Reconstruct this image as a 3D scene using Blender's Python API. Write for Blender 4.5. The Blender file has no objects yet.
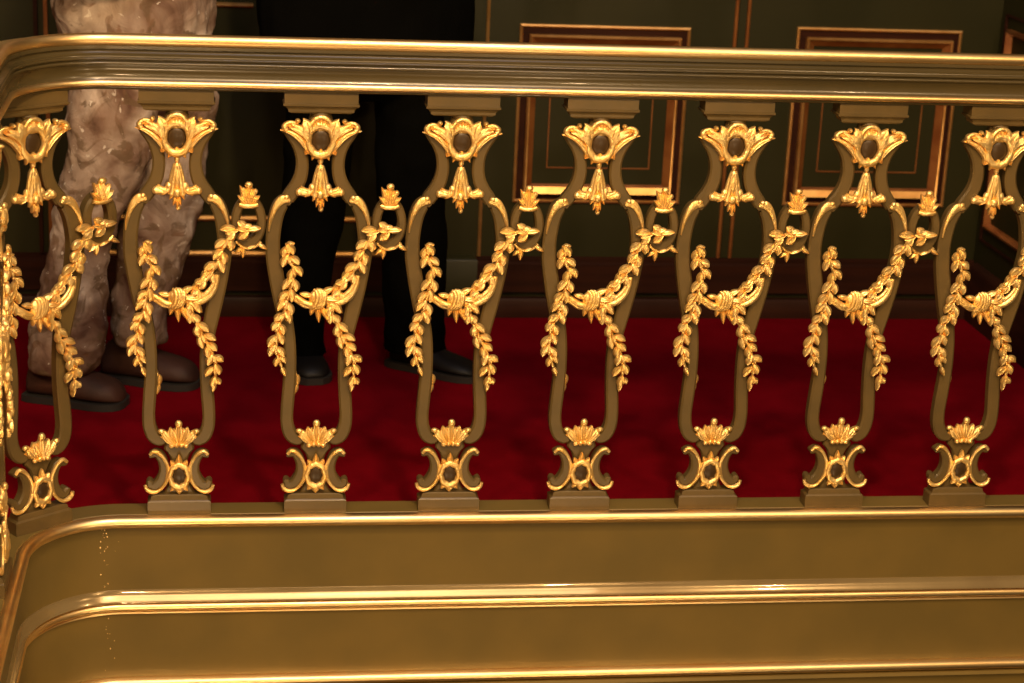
import bpy, bmesh, math, random
from mathutils import Vector, Matrix, noise
random.seed(4)
PI = math.pi
scene = bpy.context.scene
COL = scene.collection

# ------------------------------------------------------------------ camera
cam_d = bpy.data.cameras.new('camera'); cam = bpy.data.objects.new('camera', cam_d); COL.objects.link(cam)
cam_d.sensor_width = 36.0; cam_d.lens = 1950.0 / 1024.0 * 36.0; cam_d.clip_start = 0.05; cam_d.clip_end = 60
_r = Vector((0.98982304, -0.13514667, 0.0445614)); _u = Vector((-0.00165625, 0.30218073, 0.95324921)); _f = Vector((0.14229406, 0.94362184, -0.29888162))
M = Matrix(((_r.x, _u.x, -_f.x, 0.40052342), (_r.y, _u.y, -_f.y, -3.94809213), (_r.z, _u.z, -_f.z, 1.70363536), (0, 0, 0, 1)))
cam.matrix_world = M
cam_d.dof.use_dof = True; cam_d.dof.focus_distance = 4.15; cam_d.dof.aperture_fstop = 4.5
scene.camera = cam

# ------------------------------------------------------------------ world, lamps, exposure
scene.view_settings.view_transform = 'Standard'
scene.view_settings.look = 'None'
scene.view_settings.gamma = 1.0
scene.view_settings.use_curve_mapping = False
scene.view_settings.exposure = 0.0
world = bpy.data.worlds.new('hall'); scene.world = world; world.use_nodes = True
wn = world.node_tree.nodes; wl = world.node_tree.links
bg = wn['Background']
tc = wn.new('ShaderNodeTexCoord'); sep = wn.new('ShaderNodeSeparateXYZ'); wr = wn.new('ShaderNodeValToRGB')
wl.new(tc.outputs['Generated'], sep.inputs[0])
mp = wn.new('ShaderNodeMapRange'); mp.inputs[1].default_value = -1; mp.inputs[2].default_value = 1
wl.new(sep.outputs['Z'], mp.inputs[0]); wl.new(mp.outputs[0], wr.inputs[0]); wl.new(wr.outputs[0], bg.inputs[0])
wr.color_ramp.elements[0].position = 0.3; wr.color_ramp.elements[0].color = (0.020, 0.012, 0.006, 1)
wr.color_ramp.elements[1].position = 0.85; wr.color_ramp.elements[1].color = (0.26, 0.19, 0.11, 1)
bg.inputs[1].default_value = 0.9

def lamp(name, kind, loc, energy, color, size, target=None):
    d = bpy.data.lights.new(name, kind); d.energy = energy; d.color = color
    if kind == 'AREA': d.shape = 'RECTANGLE'; d.size, d.size_y = size
    else: d.shadow_soft_size = size
    o = bpy.data.objects.new(name, d); o.location = loc; COL.objects.link(o)
    if target is not None:
        o.rotation_euler = (Vector(target) - Vector(loc)).to_track_quat('-Z', 'Y').to_euler()
    return o
WARM = (1.0, 0.66, 0.33)
lamp('chandelier_light', 'POINT', (0.9, -2.4, 3.1), 230, WARM, 0.09)
lamp('chandelier_light', 'POINT', (-0.9, -2.0, 2.6), 62, WARM, 0.06)
lamp('chandelier_light', 'POINT', (2.6, -2.6, 2.3), 76, WARM, 0.06)
lamp('sconce_light', 'POINT', (0.1, -3.4, 0.9), 36, WARM, 0.05)
lamp('sconce_light', 'POINT', (1.7, -3.4, 0.7), 50, WARM, 0.05)
lamp('added_front_fill', 'AREA', (0.6, -4.6, 4.2), 235, WARM, (3.6, 1.8), (0.9, 0.0, 0.4))  # added broad warm fill from across the well, brightens the gilding; no known fixture
lamp('lower_gallery_light', 'POINT', (0.2, -2.0, -0.9), 42, WARM, 0.12)
lamp('lower_gallery_light', 'POINT', (1.5, -2.2, -1.1), 38, WARM, 0.12)
lamp('skylight_glow', 'AREA', (1.0, -2.2, 5.2), 45, (0.70, 0.77, 1.0), (1.6, 0.9), (1.0, 0.0, 0.6))

# ------------------------------------------------------------------ materials
def mat(name, color, rough=0.5, metal=0.0, var=None, var_scale=8.0, bump=0.0, bump_scale=60.0, coat=0.0, spec=0.5, stretch=None, sheen=0.0):
    m = bpy.data.materials.new(name); m.use_nodes = True
    n = m.node_tree.nodes; l = m.node_tree.links; p = n['Principled BSDF']
    p.inputs['Base Color'].default_value = (*color, 1); p.inputs['Roughness'].default_value = rough
    p.inputs['Metallic'].default_value = metal; p.inputs['Specular IOR Level'].default_value = spec
    p.inputs['Coat Weight'].default_value = coat; p.inputs['Sheen Weight'].default_value = sheen
    t = n.new('ShaderNodeTexCoord'); mpn = n.new('ShaderNodeMapping'); l.new(t.outputs['Object'], mpn.inputs[0])
    if stretch: mpn.inputs['Scale'].default_value = stretch
    if var is not None:
        nz = n.new('ShaderNodeTexNoise'); nz.inputs['Scale'].default_value = var_scale; nz.inputs['Detail'].default_value = 6
        l.new(mpn.outputs[0], nz.inputs['Vector'])
        rp = n.new('ShaderNodeValToRGB'); rp.color_ramp.elements[0].position = 0.38; rp.color_ramp.elements[1].position = 0.64
        rp.color_ramp.elements[0].color = (*color, 1); rp.color_ramp.elements[1].color = (*var, 1)
        l.new(nz.outputs[0], rp.inputs[0]); l.new(rp.outputs[0], p.inputs['Base Color'])
    if bump > 0:
        nb = n.new('ShaderNodeTexNoise'); nb.inputs['Scale'].default_value = bump_scale; nb.inputs['Detail'].default_value = 4
        l.new(mpn.outputs[0], nb.inputs['Vector'])
        b = n.new('ShaderNodeBump'); b.inputs['Strength'].default_value = bump; b.inputs['Distance'].default_value = 0.004
        l.new(nb.outputs[0], b.inputs['Height']); l.new(b.outputs[0], p.inputs['Normal'])
    return m
GOLD = mat('carved_gilding', (1.0, 0.72, 0.30), 0.36, 0.80, (0.94, 0.60, 0.18), 40, 0.45, 170)
BEAD = mat('gilded_moulding', (1.0, 0.75, 0.38), 0.37, 1.0, (0.92, 0.60, 0.25), 14, 0.05, 24, stretch=(0.25, 1, 2))
OLIVE = mat('olive_bronze_paint', (0.168, 0.114, 0.031), 0.38, 0.0, (0.140, 0.098, 0.028), 6, 0.06, 20, coat=0.12)
IRON = mat('baluster_paint', (0.112, 0.073, 0.025), 0.36, 0.0, (0.090, 0.061, 0.022), 18, 0.10, 40, coat=0.05, spec=0.35)
CABO = mat('cabochon_paint', (0.050, 0.028, 0.010), 0.34, 0.0, (0.035, 0.020, 0.008), 40, spec=0.3)
COVE = mat('glossy_cove_paint', (0.26, 0.19, 0.085), 0.20, 0.35, (0.20, 0.14, 0.06), 5, 0.05, 20, coat=0.8)
RAILP = mat('rail_paint', (0.062, 0.045, 0.017), 0.27, 0.0, (0.050, 0.038, 0.015), 5, 0.02, 20, coat=0.15)
GREEN = mat('dark_green_wall_paint', (0.0215, 0.0205, 0.0055), 0.45, 0.0, (0.0180, 0.0180, 0.0050), 3, 0.05, 25, spec=0.25)
WOOD = mat('dark_mahogany', (0.034, 0.011, 0.006), 0.45, 0.0, (0.022, 0.008, 0.005), 6, 0.08, 30, stretch=(0.3, 1, 6), spec=0.08)
REDWOOD = mat('red_brown_bevel', (0.34, 0.135, 0.038), 0.36, 0.4, (0.22, 0.070, 0.018), 12)
WGOLD = mat('wall_gilt_line', (0.85, 0.50, 0.18), 0.42, 0.85, (0.68, 0.36, 0.11), 20)
CARPET = mat('red_carpet', (0.160, 0.0024, 0.0080), 0.95, 0.0, (0.135, 0.0019, 0.0065), 9, 0.3, 420, spec=0.0)
CREAMW = mat('ceiling_plaster', (0.42, 0.36, 0.24), 0.8)
SHOE = mat('brown_leather', (0.055, 0.022, 0.015), 0.6, 0.0, (0.034, 0.014, 0.010), 14, 0.4, 40, spec=0.3)
SOLE = mat('dark_rubber', (0.018, 0.016, 0.015), 0.6)
BSHOE = mat('black_leather', (0.006, 0.005, 0.005), 0.5, spec=0.25)
BLACK = mat('black_wool', (0.0022, 0.0022, 0.0018), 0.95, bump=0.3, bump_scale=120, spec=0.03)
SKIN = mat('skin', (0.52, 0.29, 0.20), 0.5)
HAIR = mat('dark_hair', (0.03, 0.02, 0.012), 0.6)
SHIRT = mat('white_shirt', (0.6, 0.58, 0.55), 0.8)

def paint_clothes():
    m = bpy.data.materials.new('paint_spattered_cotton'); m.use_nodes = True
    n = m.node_tree.nodes; l = m.node_tree.links; p = n['Principled BSDF']; p.inputs['Roughness'].default_value = 1.0; p.inputs['Specular IOR Level'].default_value = 0.0
    t = n.new('ShaderNodeTexCoord')
    def nz(scale, detail, dist, off=0.0):
        mm = n.new('ShaderNodeMapping'); mm.inputs['Location'].default_value = (off, off * 2, off); l.new(t.outputs['Object'], mm.inputs[0])
        a = n.new('ShaderNodeTexNoise'); a.inputs['Scale'].default_value = scale; a.inputs['Detail'].default_value = detail; a.inputs['Distortion'].default_value = dist
        l.new(mm.outputs[0], a.inputs['Vector']); return a.outputs[0]
    def ramp(src, *st):
        r = n.new('ShaderNodeValToRGB'); l.new(src, r.inputs[0]); e = r.color_ramp.elements
        while len(e) < len(st): e.new(0.5)
        for q, (pos, c) in zip(e, st): q.position = pos; q.color = (*c, 1)
        return r.outputs[0]
    def mix(f, a, b):
        x = n.new('ShaderNodeMix'); x.data_type = 'RGBA'; l.new(f, x.inputs[0]); l.new(a, x.inputs[6]); l.new(b, x.inputs[7]); return x.outputs[2]
    base = ramp(nz(6, 5, 0.8), (0.34, (0.090, 0.045, 0.032)), (0.44, (0.21, 0.135, 0.100)), (0.55, (0.33, 0.25, 0.20)), (0.68, (0.58, 0.49, 0.43)))
    stain = ramp(nz(9, 6, 1.2, 3.1), (0.50, (0.13, 0.085, 0.05)), (0.75, (0.24, 0.12, 0.07)))
    c = mix(ramp(nz(13, 8, 1.5, 7.7), (0.54, (0, 0, 0)), (0.60, (0.75, 0.75, 0.75))), base, stain)
    white = n.new('ShaderNodeRGB'); white.outputs[0].default_value = (0.66, 0.60, 0.54, 1)
    c = mix(ramp(nz(44, 4, 0.6, 12.3), (0.66, (0, 0, 0)), (0.70, (0.8, 0.8, 0.8))), c, white.outputs[0])
    l.new(c, p.inputs['Base Color'])
    b = n.new('ShaderNodeBump'); b.inputs['Strength'].default_value = 0.5; b.inputs['Distance'].default_value = 0.02
    l.new(nz(14, 4, 1.0, 1.7), b.inputs['Height']); l.new(b.outputs[0], p.inputs['Normal'])
    return m
COTTON = paint_clothes()

# ------------------------------------------------------------------ helpers
class MB:
    def __init__(self): self.v = []; self.f = []
    def add(self, vs, fs):
        o = len(self.v); self.v += [tuple(x) for x in vs]; self.f += [tuple(i + o for i in q) for q in fs]
    def box(self, x0, x1, y0, y1, z0, z1):
        self.add([(x0, y0, z0), (x1, y0, z0), (x1, y1, z0), (x0, y1, z0), (x0, y0, z1), (x1, y0, z1), (x1, y1, z1), (x0, y1, z1)],
                 [(0, 3, 2, 1), (4, 5, 6, 7), (0, 1, 5, 4), (1, 2, 6, 5), (2, 3, 7, 6), (3, 0, 4, 7)])
    def rings(self, rs, close=True, caps=True, loop=False):
        n = len(rs[0]); vs = [p for r in rs for p in r]; fs = []
        m = len(rs) if loop else len(rs) - 1
        for i in range(m):
            a = i * n; b = ((i + 1) % len(rs)) * n
            for j in range(n if close else n - 1):
                k = (j + 1) % n; fs.append((a + j, a + k, b + k, b + j))
        if caps and not loop and close:
            fs.append(tuple(reversed(range(n)))); fs.append(tuple((len(rs) - 1) * n + j for j in range(n)))
        self.add(vs, fs)
    def ellipsoid(self, c, r, nu=12, nv=8):
        rs = []
        for i in range(1, nv):
            t = PI * i / nv
            rs.append([(c[0] + r[0] * math.sin(t) * math.cos(2 * PI * j / nu), c[1] + r[1] * math.sin(t) * math.sin(2 * PI * j / nu), c[2] + r[2] * math.cos(t)) for j in range(nu)])
        self.rings(rs, caps=True)
    def tube(self, pts, rad, n=8, flat=1.0, rot=0.0):
        P = [Vector(p) for p in pts]; rs = []
        for i, p in enumerate(P):
            t = (P[min(i + 1, len(P) - 1)] - P[max(i - 1, 0)]).normalized()
            a = Vector((0, 1, 0)) if abs(t.y) < 0.9 else Vector((1, 0, 0))
            s = t.cross(a).normalized(); q = s.cross(t).normalized()
            r = rad[i] if isinstance(rad, (list, tuple)) else rad
            rs.append([p + s * (r * math.cos(2 * PI * j / n)) + q * (r * flat * math.sin(2 * PI * j / n)) for j in range(n)])
        self.rings(rs)
    def build(self, name, material, parent=None, warp=None, loc=None, smooth=40):
        vs = [warp(*p) for p in self.v] if warp else self.v
        me = bpy.data.meshes.new(name); me.from_pydata([tuple(p) for p in vs], [], self.f)
        bm = bmesh.new(); bm.from_mesh(me); bmesh.ops.recalc_face_normals(bm, faces=bm.faces); bm.to_mesh(me); bm.free()
        me.materials.append(material)
        for p in me.polygons: p.use_smooth = True
        me.set_sharp_from_angle(angle=math.radians(smooth))
        o = bpy.data.objects.new(name, me); COL.objects.link(o)
        if parent is not None: o.parent = parent
        if loc is not None: o.location = loc
        return o

def tag(o, label, cat=None, group=None):
    o['label'] = label
    if cat: o['category'] = cat
    if group: o['group'] = group
    return o
def empty(name, loc, label, cat, group=None):
    o = bpy.data.objects.new(name, None); COL.objects.link(o); o.location = loc; o.empty_display_size = 0.1
    return tag(o, label, cat, group)
def struct(o, label=None, cat='wall'):
    o['kind'] = 'structure'
    if label: o['label'] = label; o['category'] = cat
    return o

def crom(pts, n):
    """Catmull-Rom through tuples"""
    out = []; m = len(pts)
    for i in range(m - 1):
        p0 = pts[max(i - 1, 0)]; p1 = pts[i]; p2 = pts[i + 1]; p3 = pts[min(i + 2, m - 1)]
        for k in range(n):
            t = k / n
            out.append(tuple(0.5 * ((2 * b) + (-a + c) * t + (2 * a - 5 * b + 4 * c - d) * t * t + (-a + 3 * b - 3 * c + d) * t ** 3) for a, b, c, d in zip(p0, p1, p2, p3)))
    out.append(tuple(pts[-1])); return out

def ribbon(mb, pts, yf, yb, ch=0.004, n=4, cap0=False, cap1=False, crown=0.0):
    """flat band in the xz plane following (x, z, width), front at yf (negative), back at yb"""
    P = crom(pts, n)
    def tang(i):
        a = Vector(P[max(i - 1, 0)][:2]); b = Vector(P[min(i + 1, len(P) - 1)][:2]); return (b - a).normalized()
    secs = [(Vector(p[:2]), tang(i), p[2]) for i, p in enumerate(P)]
    if cap0:
        c, t, w = secs[0]; secs = [(c - t * (w / 2 * s), t, w * math.sqrt(1 - s * s)) for s in (0.97, 0.8, 0.5)] + secs
    if cap1:
        c, t, w = secs[-1]; secs = secs + [(c + t * (w / 2 * s), t, w * math.sqrt(1 - s * s)) for s in (0.5, 0.8, 0.97)]
    rs = []
    for c, t, w in secs:
        nn = Vector((-t.y, t.x)); h = w / 2; k = min(ch, h * 0.6)
        q = [(-h, yf + k), (-h + k, yf), (0, yf - crown), (h - k, yf), (h, yf + k), (h, yb - k), (h - k, yb), (-h + k, yb), (-h, yb - k)]
        rs.append([(c.x + nn.x * a, y, c.y + nn.y * a) for a, y in q])
    mb.rings(rs)

def leaf(mb, x, z, ang, L, W, H, y0=-0.016, curl=0.0, lift=0.0, fork=0.0, nu=7, nv=6, groove=0.35, ribs=0, tip=0.75):
    """solid leaf: base (x,z), direction ang (radians, 0 = +x, pi/2 = up), bulging towards -y"""
    top = []; bot = []
    cx, cz, a = x, z, ang
    for i in range(nu + 1):
        u = i / nu
        w = W * 0.5 * (math.sin(PI * min(1, u * 0.95 + 0.025) ** tip)) ** 0.75
        w *= 1 + fork * math.sin(u * PI * 5)
        px, pz = -math.sin(a), math.cos(a)
        rowt = []; rowb = []
        for j in range(nv + 1):
            v = -1 + 2 * j / nv
            h = H * (1 - v * v) ** 0.6 * (math.sin(PI * (0.12 + 0.80 * u))) ** 0.6
            h *= 1 - groove * math.exp(-(v / 0.22) ** 2)
            if ribs: h *= 0.62 + 0.38 * abs(math.cos(ribs * PI * v))
            yb = y0 - lift * math.sin(PI * u * 0.6) 
            rowt.append((cx + px * w * v, yb - h - 0.0006, cz + pz * w * v))
            rowb.append((cx + px * w * v * 0.9, yb + 0.0022, cz + pz * w * v * 0.9))
        top.append(rowt + list(reversed(rowb)))
        a += curl / nu; cx += math.cos(a) * L / nu; cz += math.sin(a) * L / nu
    mb.rings(top)

# plan path of balustrade: straight, quarter arc, side run towards the viewer
AX, AR = 0.17, 0.22
def path(s):
    if s >= AX: return Vector((s, 0.0)), Vector((0.0, -1.0))
    th = (AX - s) / AR
    if th <= PI / 2:
        return Vector((AX - AR * math.sin(th), -AR + AR * math.cos(th))), Vector((math.sin(th), -math.cos(th)))
    return Vector((AX - AR, -AR - (th - PI / 2) * AR)), Vector((1.0, 0.0))
def sweep(mb, prof, s0=-1.9, s1=2.69, closed=True):
    ss = [s0, -1.0, -0.5] + [AX - AR * PI / 2 + (AR * PI / 2) * i / 26 for i in range(27)] + [0.4, 0.8, 1.3, 1.8, s1]
    rs = []
    for s in ss:
        p, n = path(s); rs.append([(p.x + n.x * o, p.y + n.y * o, z) for o, z in prof])
    mb.rings(rs, close=closed, caps=closed)

def arcp(cx, cz, rx, rz, a0, a1, n=8):
    return [(cx + rx * math.cos(math.radians(a0 + (a1 - a0) * i / n)), cz + rz * math.sin(math.radians(a0 + (a1 - a0) * i / n))) for i in range(n + 1)]

# ------------------------------------------------------------------ room shell
b = MB(); b.box(-2.6, 3.2, 0.046, 1.70, -0.12, 0.0)
fl = b.build('floor', CARPET); struct(fl, 'deep red carpet covering the gallery floor', 'floor')
b = MB(); b.box(-2.6, -0.096, -2.1, 0.046, -0.12, 0.0)
struct(b.build('floor', CARPET), 'red carpet of the side gallery at left', 'floor')
YW = 1.70
b = MB(); b.box(-2.6, 2.70, YW, YW + 0.12, 0.0, 2.7)
wb = b.build('wall_back', GREEN); struct(wb, 'dark green panelled wall behind the gallery', 'wall')
b = MB(); b.box(2.70, 2.82, -0.08, YW + 0.12, -0.70, 2.7)
wr_ = b.build('wall_right', GREEN); struct(wr_, 'dark green return wall at the far right of the gallery', 'wall')
b = MB(); b.box(-2.72, -2.6, -2.1, YW + 0.12, 0.0, 2.7)
struct(b.build('wall_left', GREEN), 'dark green wall of the side gallery', 'wall')
b = MB(); b.box(-2.72, 2.82, 0.35, YW + 0.12, 2.7, 2.8)
struct(b.build('ceiling', CREAMW), 'plaster ceiling over the gallery', 'ceiling')

# baseboard and low step
b = MB()
pr = [(YW, 0.078), (YW - 0.020, 0.078), (YW - 0.020, 0.165), (YW - 0.012, 0.172), (YW - 0.012, 0.180), (YW, 0.186)]
b.rings([[(x, y, z) for y, z in pr] for x in (-2.6, 2.70)])
struct(b.build('baseboard_back', WOOD, wb))
b = MB()
pr = [(YW, 0.0), (YW - 0.030, 0.0), (YW - 0.030, 0.052), (YW - 0.024, 0.060), (YW, 0.060)]
b.rings([[(x, y, z) for y, z in pr] for x in (-2.6, 2.70)])
struct(b.build('trim_1', WOOD, wb))
b = MB(); pr = [(2.70, 0.0), (2.68, 0.0), (2.68, 0.165), (2.688, 0.180), (2.70, 0.186)]
b.rings([[(x, y, z) for x, z in pr] for y in (0.10, YW - 0.031)])
struct(b.build('baseboard_right', WOOD, wr_))

def frame_ring(mb, x0, x1, z0, z1, prof):
    """mitred frame on back wall; prof = list of (inset, y) closed section"""
    rs = []
    for (cx, sx), (cz, sz) in (((x0, 1), (z0, 1)), ((x1, -1), (z0, 1)), ((x1, -1), (z1, -1)), ((x0, 1), (z1, -1))):
        rs.append([(cx + sx * i, y, cz + sz * i) for i, y in prof])
    mb.rings(rs, loop=True)
def wall_panel(x0, x1, z0, z1, label, thin=True):
    t = empty('door_leaf_panel' if False else 'wall_panel', ((x0 + x1) / 2, YW, z0), label, 'wall panel', 'moulded panels of the back wall')
    lx, ly, lz = (x0 + x1) / 2, YW, z0
    w = lambda x, y, z: (x - lx, y - ly, z - lz)
    m = MB(); frame_ring(m, x0, x1, z0, z1, [(0, YW), (0, YW - 0.010), (0.005, YW - 0.013), (0.009, YW - 0.009), (0.009, YW)]); m.build('outer_gilt_line', WGOLD, t, w)
    m = MB(); frame_ring(m, x0, x1, z0, z1, [(0.009, YW), (0.009, YW - 0.004), (0.029, YW - 0.004), (0.029, YW)]); m.build('recess_band', WOOD, t, w)
    m = MB(); frame_ring(m, x0, x1, z0, z1, [(0.029, YW), (0.029, YW - 0.022), (0.033, YW - 0.026), (0.037, YW - 0.024), (0.0375, YW)]); m.build('inner_gilt_bead', WGOLD, t, w)
    m = MB(); frame_ring(m, x0, x1, z0, z1, [(0.0375, YW), (0.0375, YW - 0.020), (0.050, YW - 0.009), (0.056, YW - 0.004), (0.056, YW)]); m.build('bevel', REDWOOD, t, w)
    m = MB(); m.add([(x0 + 0.034, YW - 0.034, z0 + 0.032), (x1 - 0.034, YW - 0.034, z0 + 0.032), (x1 - 0.056, YW - 0.0255, z0 + 0.052), (x0 + 0.056, YW - 0.0255, z0 + 0.052), (x1 - 0.056, YW, z0 + 0.036), (x0 + 0.056, YW, z0 + 0.036)],
                    [(0, 1, 2, 3), (0, 5, 4, 1), (1, 4, 2), (0, 3, 5), (3, 2, 4, 5)]); m.build('gilt_sill', WGOLD, t, w)
    if thin:
        m = MB(); q = 0.098; frame_ring(m, x0 + q, x1 - q, z0 + q + 0.006, z1 - q, [(0, YW), (0, YW - 0.0035), (0.0035, YW - 0.0035), (0.0035, YW)]); m.build('inner_line', REDWOOD, t, w)
    return t
wall_panel(1.232, 1.742, 0.356, 0.889, 'tall framed green wall panel with gilt edges behind the middle balusters')
wall_panel(2.066, 2.578, 0.356, 0.900, 'tall framed green wall panel with gilt edges behind the right balusters')

def strip(x0, x1, z0, z1, d, material, name='gilt_line'):
    m = MB(); m.add([], []); m.box(x0, x1, YW - d, YW, z0, z1); return m
for x, lab in ((1.138, 'thin vertical gilt strip on the green wall right of the black trousered person'),
               (1.878, 'left one of two close vertical gilt strips between the framed wall panels'),
               (1.915, 'right one of two close vertical gilt strips between the framed wall panels')):
    m = MB(); pr = [(x - 0.0055, YW), (x - 0.0045, YW - 0.007), (x, YW - 0.010), (x + 0.0045, YW - 0.007), (x + 0.0055, YW)]
    m.rings([[(a, y, z) for a, y in pr] for z in (0.187, 2.69)])
    tag(m.build('gilt_strip', WGOLD if x < 1.2 else REDWOOD), lab, 'moulding', 'vertical gilt strips on the back wall')
m = MB(); m.box(1.886, 1.908, YW - 0.004, YW + 0.0, 0.187, 2.69); tag(m.build('door_joint_cover', GREEN), 'narrow green fillet between two close vertical gilt strips', 'moulding')
# pilaster left of the strip with its plinth block
t = empty('pilaster', (1.10, YW, 0.06), 'green pilaster with a projecting plinth block behind the third baluster from the right of the black trousers', 'pilaster')
t['label'] = 'green wall pilaster on a projecting plinth block just right of the black trousers'
m = MB(); m.box(-0.085, 0.020, -0.018, 0, 0.13, 2.60); m.build('shaft', GREEN, t)
m = MB(); m.rings([[(x0, -y, z), (x1, -y, z), (x1, 0, z), (x0, 0, z)] for x0, x1, y, z in ((-0.100, 0.030, 0.045, 0.017), (-0.100, 0.030, 0.045, 0.120), (-0.095, 0.027, 0.040, 0.126), (-0.086, 0.022, 0.020, 0.134))]); m.build('plinth_block', GREEN, t)
# left part of the wall: lower panels with pale gilt rails
for z, h, lab in ((0.921, 0.007, 'upper horizontal gilt strip on the dark wall between the two people'),
                  (0.295, 0.009, 'middle horizontal gilt strip on the dark wall between the two people'),
                  (0.188, 0.009, 'lowest horizontal gilt strip on the dark wall, just above the baseboard')):
    m = MB(); pr = [(YW, z - h), (YW - 0.009, z - h * 0.7), (YW - 0.012, z), (YW - 0.007, z + h * 0.8), (YW, z + h)]
    x0, x1 = (-0.10, 0.98) if z < 0.5 else (-0.10, 0.46)
    m.rings([[(x, y, q) for y, q in pr] for x in (x0, x1)])
    tag(m.build('gilt_strip', WGOLD), lab, 'moulding', 'horizontal gilt strips on the dark back wall')
for x, lab in ((-0.148, 'brown vertical door jamb strip at far left, outer one'), (-0.120, 'brown vertical door jamb strip beside the stained trousers')):
    m = MB(); m.box(x - 0.006, x + 0.005, YW - 0.014, YW, 0.187, 2.69)
    tag(m.build('jamb_strip', REDWOOD if x > -0.13 else WOOD), lab, 'moulding', 'brown jamb strips at the far left')
# panel on the return wall
t = empty('wall_panel', (2.70, 1.2, 0.24), 'framed panel on the return wall at the far right edge', 'wall panel')
def side_frame(mb, y0, y1, z0, z1, prof):
    rs = []
    for (cy, sy), (cz, sz) in (((y0, 1), (z0, 1)), ((y1, -1), (z0, 1)), ((y1, -1), (z1, -1)), ((y0, 1), (z1, -1))):
        rs.append([(-d, cy + sy * i - 1.2, cz + sz * i - 0.24) for i, d in prof])
    mb.rings(rs, loop=True)
m = MB(); side_frame(m, 0.5, 1.655, 0.262, 0.96, [(0, 0), (0, 0.008), (0.006, 0.008), (0.006, 0)]); m.build('outer_line', WOOD, t)
m = MB(); side_frame(m, 0.54, 1.615, 0.310, 0.92, [(0, 0), (0, 0.016), (0.008, 0.020), (0.018, 0.004), (0.018, 0)]); m.build('gilt_bead', REDWOOD, t)

# ------------------------------------------------------------------ parapet base (curb and fascia)
base = empty('parapet_base', (1.0, 0.0, -0.12), 'olive green curb and panelled balcony front with gilded mouldings under the balusters', 'balcony front')
W0 = lambda x, y, z: (x - 1.0, y, z + 0.12)
def part(prof, name, material, parent, warp, **k):
    m = MB(); sweep(m, prof, **k); return m.build(name, material, parent, warp, smooth=35)
FO = 0.016
part([(-0.046, -0.12), (-0.046, 0.066), (-0.042, 0.070), (0.018, 0.070), (0.020, 0.066), (0.034, 0.060), (0.034, 0.046), (FO + 0.004, 0.043), (FO, 0.036), (FO, -0.66), (0.0, -0.70), (-0.046, -0.70)], 'curb', OLIVE, base, W0)
part([(0.0185, 0.062)] + arcp(0.0295, 0.0590, 0.0155, 0.0125, 170, -60, 10) + [(0.0335, 0.0450), (0.0336, 0.06)], 'gilt_top_bead', BEAD, base, W0)
part([(FO, -0.107), (FO + 0.002, -0.108), (FO + 0.004, -0.115), (FO + 0.008, -0.121), (FO + 0.014, -0.1275), (FO + 0.0155, -0.1315), (FO + 0.012, -0.133), (FO, -0.133)], 'cove', COVE, base, W0)
part([(FO, -0.1335), (FO + 0.007, -0.1335)] + arcp(FO + 0.0080, -0.1445, 0.0085, 0.0090, 80, -80, 8) + [(FO + 0.007, -0.1550), (FO, -0.1550)], 'gilt_middle_bead', BEAD, base, W0)
part([(FO, -0.1555), (FO + 0.008, -0.1565), (FO + 0.009, -0.160), (FO + 0.003, -0.163), (FO, -0.163)], 'gilt_fillet', BEAD, base, W0)
part([(FO, -0.315), (FO + 0.004, -0.315)] + arcp(FO + 0.006, -0.3275, 0.0125, 0.0115, 88, -80, 9) + [(FO + 0.004, -0.340), (FO, -0.340)], 'gilt_lower_bead', BEAD, base, W0)
part([(FO, -0.342), (FO + 0.013, -0.343), (FO + 0.015, -0.351), (FO + 0.004, -0.358), (FO, -0.358)], 'lower_fillet', OLIVE, base, W0)

m = MB(); rnd = random.Random(11)
for i in range(34):
    z = rnd.choice((rnd.uniform(-0.10, 0.04), rnd.uniform(-0.30, -0.17), rnd.uniform(-0.02, 0.04))); p, n = path(0.128 + rnd.gauss(0, 0.006) + (0.03 if i % 9 == 0 else 0)); r = rnd.uniform(0.0006, 0.0017)
    m.ellipsoid((p.x + n.x * FO, p.y + n.y * FO, z), (r, 0.0006, r * rnd.uniform(0.6, 1.8)), 6, 4)
m.build('flaked_paint_seam', BEAD, base, W0)['kind'] = 'stuff'

# ------------------------------------------------------------------ handrail
rail = empty('handrail', (1.0, 0.0, 0.985), 'broad moulded handrail with gilded top and lower edge, curving towards the viewer at left', 'handrail')
W1 = lambda x, y, z: (x - 1.0, y, z - 0.985)
half = [(0.029, 1.0765), (0.0335, 1.075), (0.034, 1.069), (0.030, 1.0675), (0.0295, 1.064), (0.0315, 1.0605), (0.036, 1.0575), (0.040, 1.0562), (0.0405, 1.0545),
        (0.0375, 1.0470), (0.037, 1.0368), (0.0335, 1.032), (0.0318, 1.025), (0.0315, 1.016), (0.033, 1.010), (0.0350, 1.0075), (0.0350, 0.993), (0.0335, 0.990), (0.031, 0.988)]
part(half + [(-o, z) for o, z in reversed(half)], 'rail_body', RAILP, rail, W1)
part(arcp(0.0235, 1.0865, 0.0118, 0.0122, -58, 160, 14) + [(0.009, 1.0890), (-0.020, 1.0895), (-0.030, 1.0875), (-0.0345, 1.0800), (-0.034, 1.0745), (0.030, 1.0745)], 'gilt_top', BEAD, rail, W1)
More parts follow.
